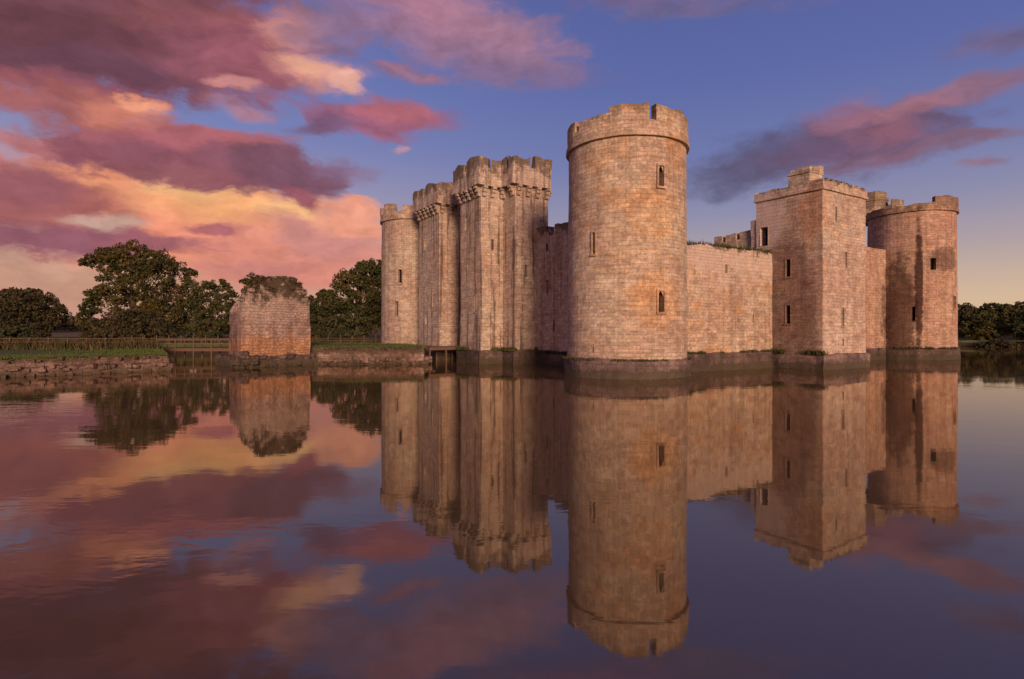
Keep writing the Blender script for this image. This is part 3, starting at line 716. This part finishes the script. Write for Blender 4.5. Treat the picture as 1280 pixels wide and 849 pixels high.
def gate_tower(pe,top,label,seed,holes=()):
    pts=[W(*q) for q in pe]; p=Path(pts,True)
    mb=MB(); shell(mb,p,1.1,18.2,holes,du=.6,dv=.66,amp=.045); cap(mb,pts,18.1)
    c=sum(q[0] for q in pts)/len(pts),sum(q[1] for q in pts)/len(pts)
    t=mb.build('gatehouse_tower',M_gate,castle,(*c,0)); t['label']=label
    windows(t,p,holes,[M_gate,M_void])
    mb=MB(); sr=max(q[0] for q in pe); bp=[W(min(q[0],sr-.6),q[1]) for q in pe]; p2=Path(bp,True); sp=[]
    for k in range(len(pts)):
        u0,u1=p2.u[k],p2.u[k+1]; L=u1-u0
        cr=crenel(L,1.75,.6,top,top-1.05,seed+k,.45)
        # keep merlons solid round the corners
        sp+=[(u0+a,u0+b,(top-.1 if (a<.9 or b>L-.9) else z)) for a,b,z in cr]
    parapet(mb,bp,.6,.55,17.55,sp,amp=.14,du=.33,rag=.2)
    mb.build('parapet',M_gate,t,(*c,17.55))
    # corbels that carry the parapet, each its own sub-part
    me=None
    for k in range(len(pts)):
        u0,u1=p.u[k],p.u[k+1]; L=u1-u0
        if L<1.0: continue
        n=max(2,round(L/.95))
        for j in range(n):
            u=u0+.28+(L-.56)*j/(n-1); q,nn=p.at(u); ang=math.atan2(nn.y,nn.x)-math.pi/2
            if me is None:
                cb=MB()
                for i,(d,z0,z1) in enumerate(((.24,16.55,16.95),(.42,16.95,17.28),(.60,17.28,17.56))):
                    cb.box((0,d/2-.05,(z0+z1)/2-17),(.19+.01*i,d/2+.05,(z1-z0)/2-.002*i),0,amp=.02)
                o=cb.build('corbel',M_gate,t,(0,0,0)); me=o.data
            else:
                o=bpy.data.objects.new('corbel',me); C.objects.link(o); o.parent=t
            o.location=Vector((q.x,q.y,17.0))-WORLD[t.name]; o.rotation_euler=(0,0,ang)
    mb=MB(); shell(mb,Path(offset(pts,.30),True),-1,1.25,du=.4,dv=.3,amp=.1,batter=.04)
    parapet(mb,offset(pts,.18),0,.6,1.23,[(0,999,1.36)],amp=.08,rag=.06)
    mb.build('plinth',M_pl,t,(*c,0)); return t,p
GW=[(-2.66,21.8),(-2.66,17.4),(-.08,17.4),(-.08,15.18),(3.9,15.18),(3.9,21.8)]
q=Path([W(*a) for a in GW],True)
gw,gp=gate_tower(GW,20.35,'nearer gatehouse tower with corbelled battlements, tallest of the pair in view',11,
   [(1.2,1.55,13.6,15.0,'plain'),(3.1,3.4,5.2,6.8,'slit'),(1.4,1.6,9.5,10.6,'plain'),(q.u[1]+1.2,q.u[1]+1.45,11.3,12.4,'plain'),(q.u[3]+1.1,q.u[3]+1.4,8.6,9.8,'plain')])
GE=[(-2.66,32.5),(-2.66,26.87),(4.2,26.87),(4.2,33.6),(-.08,33.6),(-.08,32.5)]
ge,_=gate_tower(GE,20.0,'farther gatehouse tower with corbelled battlements',31,[(1.6,1.95,12.8,14.2,'slit'),(3.6,3.85,6.2,7.6,'slit'),(1.9,2.1,4.0,5.0,'plain')])
# recessed gate wall with its arched passage
gpts=[W(.6,26.9),W(.6,21.78)]; gp_=Path(gpts,False)
gh=(1.26,3.86,1.6,6.0,'arch')
mb=MB(); shell(mb,gp_,1.2,19.2,[gh,(2.3,2.8,9,10.6,'slit')],du=.6,dv=.66,amp=.04)
gwl=mb.build('gate_wall',M_gate,castle,(*gpts[0],0))
windows(gwl,gp_,[gh],[M_gate,M_void],depth=1.6,name='gateway'); windows(gwl,gp_,[(2.3,2.8,9,10.6,'slit')],[M_gate,M_void])
mb=MB(); parapet(mb,gpts,.5,.5,18.2,[(0,1.2,19.6),(1.2,1.9,18.9),(1.9,3.3,19.6),(3.3,3.9,18.9),(3.9,5.2,19.6)],closed=False,amp=.06,rag=.1); mb.build('parapet',M_gate,gwl,(*gpts[0],18))
mb=MB(); mb.quad([(*W(.65,26.9),19),(*W(.65,21.8),19),(*W(3.9,21.8),19),(*W(3.9,26.9),19)]); mb.build('roof_slab',M_gate,gwl,(*gpts[0],19))
mb=MB(); shell(mb,Path([W(.2,26.5),W(.2,22.2)],False),-1,1.5,du=.4,dv=.3,amp=.08)
mb.quad([(*W(.2,26.5),1.5),(*W(.2,22.2),1.5),(*W(.62,22.2),1.5),(*W(.62,26.5),1.5)]); mb.build('threshold',M_pl,gwl,(*gpts[0],0))

# ------------------------------------------------------------------ bridges
def bridge(name,a,b,w_,z,label,rail):
    a=Vector(a);b=Vector(b);d=(b-a).normalized();nn=Vector((d.y,-d.x));L=(b-a).length;ang=math.atan2(d.y,d.x)
    t=empty(name,(a.x,a.y,0)); tag(t,label,'bridge')
    mb=MB(); n=int(L/.24)
    for k in range(n):
        c=a+d*(L*(k+.5)/n); mb.box((c.x,c.y,z-.03+RND.uniform(-.01,.01)),(L/n*.46,w_/2,.03),ang,amp=.008)
    mb.build('deck',M_wood,t,(a.x,a.y,z))
    for s_ in(-1,1):
        mb=MB(); c=(a+b)/2+nn*s_*(w_/2-.15); mb.box((c.x,c.y,z-.22),(L/2,.1,.15),ang,amp=.01); mb.build('beam',M_wood,t,(c.x,c.y,z))
        m=max(2,int(L/1.9)+1)
        for k in range(m):
            c=a+d*(.1+(L-.2)*k/(m-1))+nn*s_*(w_/2-.1)
            mb=MB(); mb.box((c.x,c.y,(z+(1.05 if rail else 0)-1)/2-.1),(.07,.07,(z+(1.05 if rail else 0)+1)/2),ang,amp=.01); mb.build('post',M_wood,t,(c.x,c.y,z))
        if rail:
            for h in(.5,.98):
                mb=MB(); c=(a+b)/2+nn*s_*(w_/2-.1); mb.box((c.x,c.y,z+h),(L/2,.035,.06),ang,amp=.008); mb.build('rail',M_wood,t,(c.x,c.y,z))
    return t
bridge('footbridge',(-41.4,67.2),(-30.9,67.6),2.2,1.28,'low wooden footbridge over the water left of the ruined block',True)
a=Vector(W(-2.9,24.4))
bridge('gate_bridge',W(-5.6,24.4),W(.3,24.4),2.6,1.62,'short timber bridge joining the grassy island to the gateway',False)

def leaves(mb_v,mb_f,c,rad,n,size,r):
    for _ in range(n):
        while True:
            d=Vector((r.uniform(-1,1),r.uniform(-1,1),r.uniform(-1,1)))
            if d.length<=1: break
        d=d*(.55+.45*r.random()) if d.length<.5 else d
        p=Vector((c[0]+d.x*rad[0],c[1]+d.y*rad[1],c[2]+d.z*rad[2]))
        a=Vector((r.gauss(0,1),r.gauss(0,1),r.gauss(0,1))).normalized(); b=a.orthogonal().normalized()
        b=(b*math.cos(r.random()*6)+a.cross(b)*math.sin(r.random()*6)).normalized(); c2=a.cross(b)
        s=size*r.uniform(.6,1.3); i=len(mb_v)
        mb_v += [p-b*s,p+c2*s*.55,p+b*s,p-c2*s*.55]; mb_f.append((i,i+1,i+2,i+3))

# ------------------------------------------------------------------ ruined block (remains of the outer gate)
def ruin():
    A=Vector((-24.25,51.0)); D1=Vector((.755,.656)); D2=Vector((-.656,.755)); LA,LB=6.2,3.9
    def T(a,b): v=A+D1*a+D2*b; return (v.x,v.y)
    pts=[T(0,0),T(LA,0),T(LA-.3,LB),T(0,LB)]
    p=Path(pts,True); r=random.Random(5)
    prof=[(0,6.1),(.06,6.5),(.13,7.2),(.20,7.8),(.28,8.1),(.5,8.2),(.74,8.15),(.82,7.7),(.90,7.1),(1,6.4)]
    def pz(t):
        for (a,za),(b,zb) in zip(prof,prof[1:]):
            if t<=b: return za+(zb-za)*max(0,(t-a))/(b-a)
        return prof[-1][1]
    def hz(a,b):
        t=a/LA; k=b/LB
        z=pz(t)*(1-.12*k) - (.9*math.sin(k*math.pi*.9) if t<.15 else 0)
        return z+.35*noise.noise(Vector((a*.9,b*.9,4)))+.22*noise.noise(Vector((a*2.6,b*2.6,4)))
    def top(u):
        q,_=p.at(u); v=q-A; return hz(v.dot(D1),v.dot(D2))
    mb=MB()
    shell(mb,p,.9,top,(),du=.28,dv=.28,amp=.11)
    N,M_=24,14
    for i in range(N):
        for j in range(M_):
            q=[]
            for a,b in((i,j),(i+1,j),(i+1,j+1),(i,j+1)):
                aa,bb=LA*a/N,LB*b/M_; aa*=1-.05*b/M_; x,y=T(aa,bb); q.append(jit((x,y,hz(aa,bb)),.11))
            mb.quad(q)
    for k in range(70):
        a,b=r.random()*LA,r.random()**2*LB; x,y=T(a,b); s=r.uniform(.12,.34); mb.box((x,y,hz(a,b)+r.uniform(-.1,.08)),(s,s*.8,s*.55),r.random()*3,amp=.12)
    t=mb.build('ruined_gate_block',M_ruin,None,(A.x,A.y,0)); tag(t,'isolated ruined masonry block with crumbling overgrown top standing in the moat','ruin')
    mb=MB(); f=[T(-.6,-.6),T(LA+.5,-.6),T(LA+.5,LB+2.5),T(-.6,LB+2.5)]
    shell(mb,Path(f,True),-.8,lambda u:.98+.16*noise.noise(Vector((u,1,1))),du=.3,dv=.25,amp=.15)
    for i in range(24):
        for j in range(24):
            q=[]
            for a,b in((i,j),(i+1,j),(i+1,j+1),(i,j+1)):
                x,y=T(-.6+(LA+1.1)*a/24,-.6+(LB+3.1)*b/24); q.append(jit((x,y,.98+.1*noise.noise(Vector((x,y,1)))),.12))
            mb.quad(q)
    edge_stones(mb,Path(f[:2],False),.92,44,r,(.15,.4)); edge_stones(mb,Path(f[:2],False),.05,40,r)
    edge_stones(mb,Path([T(-1.0,-.3),T(.9,-1.1)],False),.55,34,r,(.2,.5)); edge_stones(mb,Path([T(-.6,.2),T(.6,-.4)],False),1.2,26,r,(.2,.45))
    mb.build('footing',M_pl,t,(A.x,A.y,0))
    V=[];F=[]; rr=random.Random(90)
    for k in range(120):
        a,b=LA*(.14+.76*rr.random()),LB*rr.random()**1.6-.15; x,y=T(a,b)
        z=hz(a,max(0,b))-(rr.random()**2*1.1 if b<.1 else 0)
        leaves(V,F,(x,y,z),(.36,.36,.22),34,.08,rr)
    me=bpy.data.meshes.new('ivy'); me.from_pydata([tuple(v-Vector((A.x,A.y,0))) for v in V],[],F); me.materials.append(M_ivy)
    o=bpy.data.objects.new('ivy',me); C.objects.link(o); place(o,t,(A.x,A.y,0)); o['kind']='stuff'
ruin()

# ------------------------------------------------------------------ fences
def fence(pts,label,n_rails=3,h=1.3,sp=1.9,wires=True):
    t=empty('fence',(*pts[0],gz(*pts[0]))); tag(t,label,'fence')
    p=Path(pts,False); n=int(p.L/sp)
    for k in range(n+1):
        q,_=p.at(p.L*k/n); z=gz(q.x,q.y); mb=MB(); mb.box((q.x,q.y,z+h/2-.1),(.06,.06,h/2+.12+RND.uniform(-.04,.06)),.2,amp=.015); mb.build('post',M_wood,t,(q.x,q.y,z))
    for r_ in range(n_rails):
        mb=MB(); hh=h*(.3+.32*r_)
        for k in range(n):
            a,_=p.at(p.L*k/n);b,_=p.at(p.L*(k+1)/n); za,zb=gz(*a)+hh,gz(*b)+hh
            mb.tube([(a.x,a.y,za),(b.x,b.y,zb)],[.04,.04],5)
        mb.build('rail',M_wood,t,(*pts[0],1))
fence([(-78,58),(-58,60),(-38.3,62.2)],'brown post and rail fence along the grassy bank behind the retaining wall at the left')
fence([(-62,92.8),(-44,93.8),(-20,97.5),(-8,100.5)],'distant post and rail fence on the far bank behind the footbridge and the ruin',2)

# ------------------------------------------------------------------ foliage
def tree(name,label,loc,lobes,scale,mat,dens=1.,size=.34,seed=0,trunk=None,cat='tree',group=None,clump=.28):
    """lobes: (dx,dz,rx,rz) in units of `scale` metres above the foot; depth follows rx"""
    r=random.Random(seed); x0,y0=loc; z0=gz(x0,y0)-.1
    t=empty(name,(x0,y0,z0)); tag(t,label,cat,group)
    V=[];F=[];tips=[]
    for (dx,dz,rx,rz) in lobes:
        rx*=scale;rz*=scale; ry=rx*.85; cx,cz=x0+dx*scale,z0+dz*scale; cy=y0+r.uniform(-.25,.25)*rx
        area=(rx*rz+rx*ry+ry*rz)
        cr=max(.55,clump*min(rx,rz)*1.15); k=max(6,int(1.9*area/(cr*cr)*.62*dens))
        for _ in range(k):
            d=Vector((r.gauss(0,1),r.gauss(0,1),r.gauss(0,1))).normalized()*(r.uniform(.25,1.0)**.45)
            c=(cx+d.x*rx,cy+d.y*ry,cz+d.z*rz)
            if c[2]<z0+.2: continue
            q=cr*r.uniform(.55,1.25)
            leaves(V,F,c,(q,q,q*.72),int(26*(q/size/2.2)**1.6*.8)+8,size,r)
        tips.append((cx,cy,cz,rx))
    me=bpy.data.meshes.new('crown'); me.from_pydata([tuple(v-Vector((x0,y0,z0))) for v in V],[],F); me.materials.append(mat)
    o=bpy.data.objects.new('crown',me); C.objects.link(o); place(o,t,(x0,y0,z0))
    H=max(c[2]-z0 for c in tips)
    mb=MB(); tr=trunk or H*.028; th=H*.42
    mb.tube([(x0,y0,z0-.4),(x0+.1,y0,z0+th*.3),(x0-.1,y0+.1,z0+th*.7),(x0+.1,y0,z0+th*1.15),(x0,y0,z0+H*.85)],[tr*1.5,tr*1.05,tr*.9,tr*.6,tr*.15],9)
    mb.build('trunk',M_bark,t,(x0,y0,z0))
    if name!='shrub':
        mb=MB()
        for (cx,cy,cz,rx) in tips:
            b0=Vector((x0,y0,z0+min(th,(cz-z0)*.55))); e=Vector((cx,cy,cz)); m=b0.lerp(e,.5)+Vector((0,0,rx*.12))
            mb.tube([b0,m,e],[tr*.5,tr*.33,tr*.1],6)
            for _ in range(4):
                dd=Vector((r.gauss(0,1),r.gauss(0,1),abs(r.gauss(0,1)))).normalized()*rx*.8; mb.tube([m.lerp(e,.5),e+dd],[tr*.18,tr*.05],5)
        mb.build('limb',M_bark,t,(x0,y0,z0))
    return t
s1=.162
tree('tree','large spreading oak, the tallest and broadest tree on the left bank',(-77.,115),
 [(-22,100,22,13),(2,104,30,18),(28,95,28,18),(52,80,24,20),(-30,108,14,8),(-48,98,15,8),(-52,40,14,12),(-40,55,14,12),(-12,75,28,22),(20,65,34,28),(50,50,26,28),(0,40,30,24),(68,55,14,20),(38,28,32,22),(-58,28,10,9)],s1,M_leafA,1.10,.27,1)
tree('shrub','broad dark rounded bush in front of the large spreading oak',(-65.5,97),
 [(0,22,38,19),(-28,17,24,15),(28,16,26,14),(8,30,24,12),(46,10,14,9),(-10,10,44,11)],.1366,M_leafC,1.5,.26,2,cat='bush',clump=.2)
tree('tree','dense rounded tree at the far left edge of the photo',(-98,115),
 [(-8,44,26,20),(14,44,26,18),(-30,36,22,20),(34,32,14,14),(0,22,40,20),(-16,54,14,8),(6,58,10,6),(-50,30,24,22),(41,38,6,6)],s1,M_leafC,1.21,.27,3)
tree('shrub','low dark bush beneath the rounded tree at the left edge',(-85.5,98),[(0,9,22,10),(-18,11,20,9),(16,5,12,6),(-36,9,20,9)],.137,M_leafB,1.4,.26,4,cat='bush',clump=.22)
tree('tree','thin airy tree between the large oak and the ruined block',(-61.5,116),
 [(-12,62,16,14),(8,68,15,10),(20,52,16,14),(-4,44,22,16),(-22,40,14,14),(14,28,30,18),(-16,20,26,16)],s1,M_leafD,0.80,.27,5)
tree('tree','slender tree with a tufted top just behind the ruined block on its left',(-54.2,118),
 [(2,80,12,7),(-6,74,8,5),(10,72,9,5),(0,60,10,8),(-4,42,22,14),(18,44,18,14),(8,24,34,18)],s1,M_leafD,0.80,.27,6)
tree('tree','bushy tree hidden mostly behind the ruined block',(-46.5,117),
 [(0,40,24,16),(20,36,22,16),(-18,30,22,16),(6,20,36,18),(16,52,12,8)],s1,M_leafB,1.10,.27,7)
tree('tree','lower dark tree on the right of the ruined block',(-39.,116),
 [(0,44,20,16),(-16,34,16,16),(14,36,20,18),(0,18,34,18),(6,58,11,8)],s1,M_leafB,1.16,.27,8)
tree('tree','tall dense green tree touching the far left castle tower',(-31.,114),
 [(-6,72,22,18),(14,80,22,14),(22,92,14,9),(-18,54,20,18),(8,50,32,24),(-8,28,34,22),(30,60,24,24),(6,94,8,6),(40,74,18,16),(36,36,26,24)],s1,M_leafD,1.26,.27,9)
tree('shrub','low clipped bush on the far bank right of the ruined block',(-31.5,101),[(0,8,18,9),(-20,7,16,8),(20,8,18,9),(-38,6,14,7)],.14,M_leafB,1.3,.25,10,cat='bush',clump=.25)
tree('shrub','low bushes on the far bank between footbridge and oak',(-55.,99),[(0,7,18,8),(-22,7,16,8),(20,7,18,8)],.14,M_leafB,1.3,.25,12,cat='bush',clump=.25)
# wood beyond the right end of the castle
rw=[('tree','pale olive tree at the water edge beside the far right castle tower',106,128,[(0,26,18,14),(-12,18,14,12),(12,20,14,12),(0,10,24,10)],M_leafA),
('tree','dark tree in the wood right of the castle, second from the tower',112.5,122,[(0,30,18,14),(12,20,16,16),(-14,20,16,14),(0,10,26,10)],M_leafB),
('tree','dark full tree near the right edge of the photo',119,122,[(-8,34,18,14),(12,38,20,14),(0,18,30,16),(26,24,14,16)],M_leafB),
('tree','tallest dark tree at the right edge of the photo',129,122,[(-8,40,20,14),(14,42,20,16),(0,20,34,18)],M_leafC),
('tree','tree beyond the right edge of the photo, dark and broad',139,120,[(-8,36,20,14),(14,40,20,16),(0,20,34,18)],M_leafB),
]
for i,(nm,lb,x,y,lo,mt) in enumerate(rw): tree(nm,lb,(x,y),lo,.17,mt,1.2,.27,40+i)
for (x,y,lb,sd_) in ((101,117.5,'small rounded bush on the far shore just right of the castle',80),(110,115,'low wide bush on the far shore at the right, middle one',81),(121,114,'low wide bush on the far shore at the right edge of the photo',82)):
    tree('shrub',lb,(x,y),[(0,9,22,10),(-18,7,16,8),(18,8,18,8)],.17,M_leafC,1.2,.26,sd_,cat='bush',clump=.25)
hill=[(116,150,'brownish tree in the row behind, closest to the castle tower',M_leafC),(127,150,'olive tree second in the row behind on the right',M_leafA),(138,152,'dark tree third in the row behind on the right',M_leafC),(150,152,'dark tree at the right end of the row behind',M_leafB),(104,152,'brownish tree in the row behind, partly hidden by the far right castle tower',M_leafC)]
for i,(x,y,lb,mt) in enumerate(hill): tree('tree',lb,(x,y),[(0,34,24,12),(-20,26,22,16),(20,28,22,16),(0,16,40,16)],.19,mt,1.,.38,60+i)
# distant wood on the hills: one mass nobody could count
V=[];F=[];r=random.Random(77)
for k in range(520):
    a=r.uniform(-52,52); d=r.uniform(330,520); x=d*math.sin(R_(a)); y=d*math.cos(R_(a)); z=gz(x,y)
    if r.random()<.25: continue
    leaves(V,F,(x,y,z+3.5),(9,9,r.uniform(3,5.5)),90,1.3,r)
me=bpy.data.meshes.new('distant_wood'); me.from_pydata([tuple(v) for v in V],[],F); me.materials.append(M_leafC)
dw=bpy.data.objects.new('distant_wood',me); C.objects.link(dw); tag(dw,'far-off woodland on the horizon','wood',kind='stuff')

# grass blades: bank and island edges, ledges, wall tops
def blades(name,label,spots,mat,cat='grass'):
    V=[];F=[]; r=random.Random(11)
    for (x,y,z,h) in spots:
        for _ in range(3):
            a=r.random()*6.28; w_=r.uniform(.02,.04)+h*.06; hh=h*r.uniform(.6,1.3); i=len(V)
            ox,oy=r.gauss(0,.08),r.gauss(0,.08); lx,ly=r.gauss(0,.3)*hh,r.gauss(0,.3)*hh
            V+= [(x+ox-math.cos(a)*w_,y+oy-math.sin(a)*w_,z-.03),(x+ox+math.cos(a)*w_,y+oy+math.sin(a)*w_,z-.03),(x+ox+lx,y+oy+ly,z+hh)]; F.append((i,i+1,i+2))
    me=bpy.data.meshes.new(name); me.from_pydata(V,[],F); me.materials.append(mat)
    o=bpy.data.objects.new(name,me); C.objects.link(o); tag(o,label,cat,kind='stuff')
r=random.Random(21); sp=[]
bp1=Path([(-60.,18.2),(-46,30.2),(-35.8,39.8),(-28.2,46.8)],False); bp2=Path([(-28.2,46.8),(-40.8,66),(-51.8,83)],False)
for k in range(9000):
    pth=bp1 if k%3 else bp2; q,nn=pth.at(r.random()*pth.L); d=abs(r.gauss(0,3.2))+.05; c=q-nn*d; sp.append((c.x,c.y,gz(c.x,c.y) if d>.9 else 1.27,r.uniform(.08,.2)))
ipth=Path(ISL,True)
for k in range(4500):
    q,nn=ipth.at(r.random()*ipth.L); d=abs(r.gauss(0,1.6))+.0; c=q-nn*d; sp.append((c.x,c.y,1.66,r.uniform(.08,.22)))
blades('grass','short grass growing on the banks',sp,M_grass)
sp=[]
for k in range(6000):   # rough growth along the fences
    a=r.random(); x=-80+44*a; y=58+3.6*a+abs(r.gauss(0,2.2)); sp.append((x,y,gz(x,y),r.uniform(.4,1.15)))
for k in range(1800):
    x=r.uniform(-62,-8); y=94+r.gauss(0,1)+(x+44)*.13*(x>-44); sp.append((x,y+1.5,max(1.1,gz(x,y+1.5)),r.uniform(.3,.9)))
blades('tall_grass','tall rough grass and weeds along the fences',sp,plain('dry_growth',(.05,.055,.02),(.12,.085,.04),1.))
sp=[]
def ledge(pts,closed,z,n,h=.16,keep=0.):
    p=Path(pts,closed)
    for _ in range(n):
        u=r.random()*p.L
        if noise.noise(Vector((u*.5,z,n)))<keep: continue
        q,nn=p.at(u); sp.append((q.x+nn.x*r.uniform(-.12,.12),q.y+nn.y*r.uniform(-.12,.12),z,h*r.uniform(.5,1.5)))
ledge(circle((O.x,O.y),4.62,0),True,1.25,700,.12,-.1)
ledge(offset([W(*a) for a in GW],.25),True,1.33,1400,.28,-.15)
ledge(offset([W(*a) for a in GE],.25),True,1.33,600,.25,-.15)
ledge(circle(sw,4.7,0),True,1.28,900,.2,-.1)
ledge([W(17,-1.3),W(3,-1.3)],False,1.48,500,.15,0)
ledge([W(16.65,.4),W(16.65,-5.9)],False,1.3,700,.28,-.2)
ledge([W(2.2,15.3),W(2.2,3)],False,1.15,800,.2,-.2)
for k in range(900):
    s_=r.uniform(9,16.9) if k%2 else r.uniform(3,17); e_=r.uniform(-1.1,.6); x,y=W(s_,e_); sp.append((x,y,10.15+.15*r.random(),r.uniform(.1,.42)))
for k in range(300):
    x,y=W(16.8+r.random()*.6,.4-r.random()*5.9); sp.append((x,y,15.75,r.uniform(.08,.2)))
blades('ledge_weeds','weeds and moss tufts growing on the castle plinth ledges and broken wall tops',sp,M_moss,'weeds')
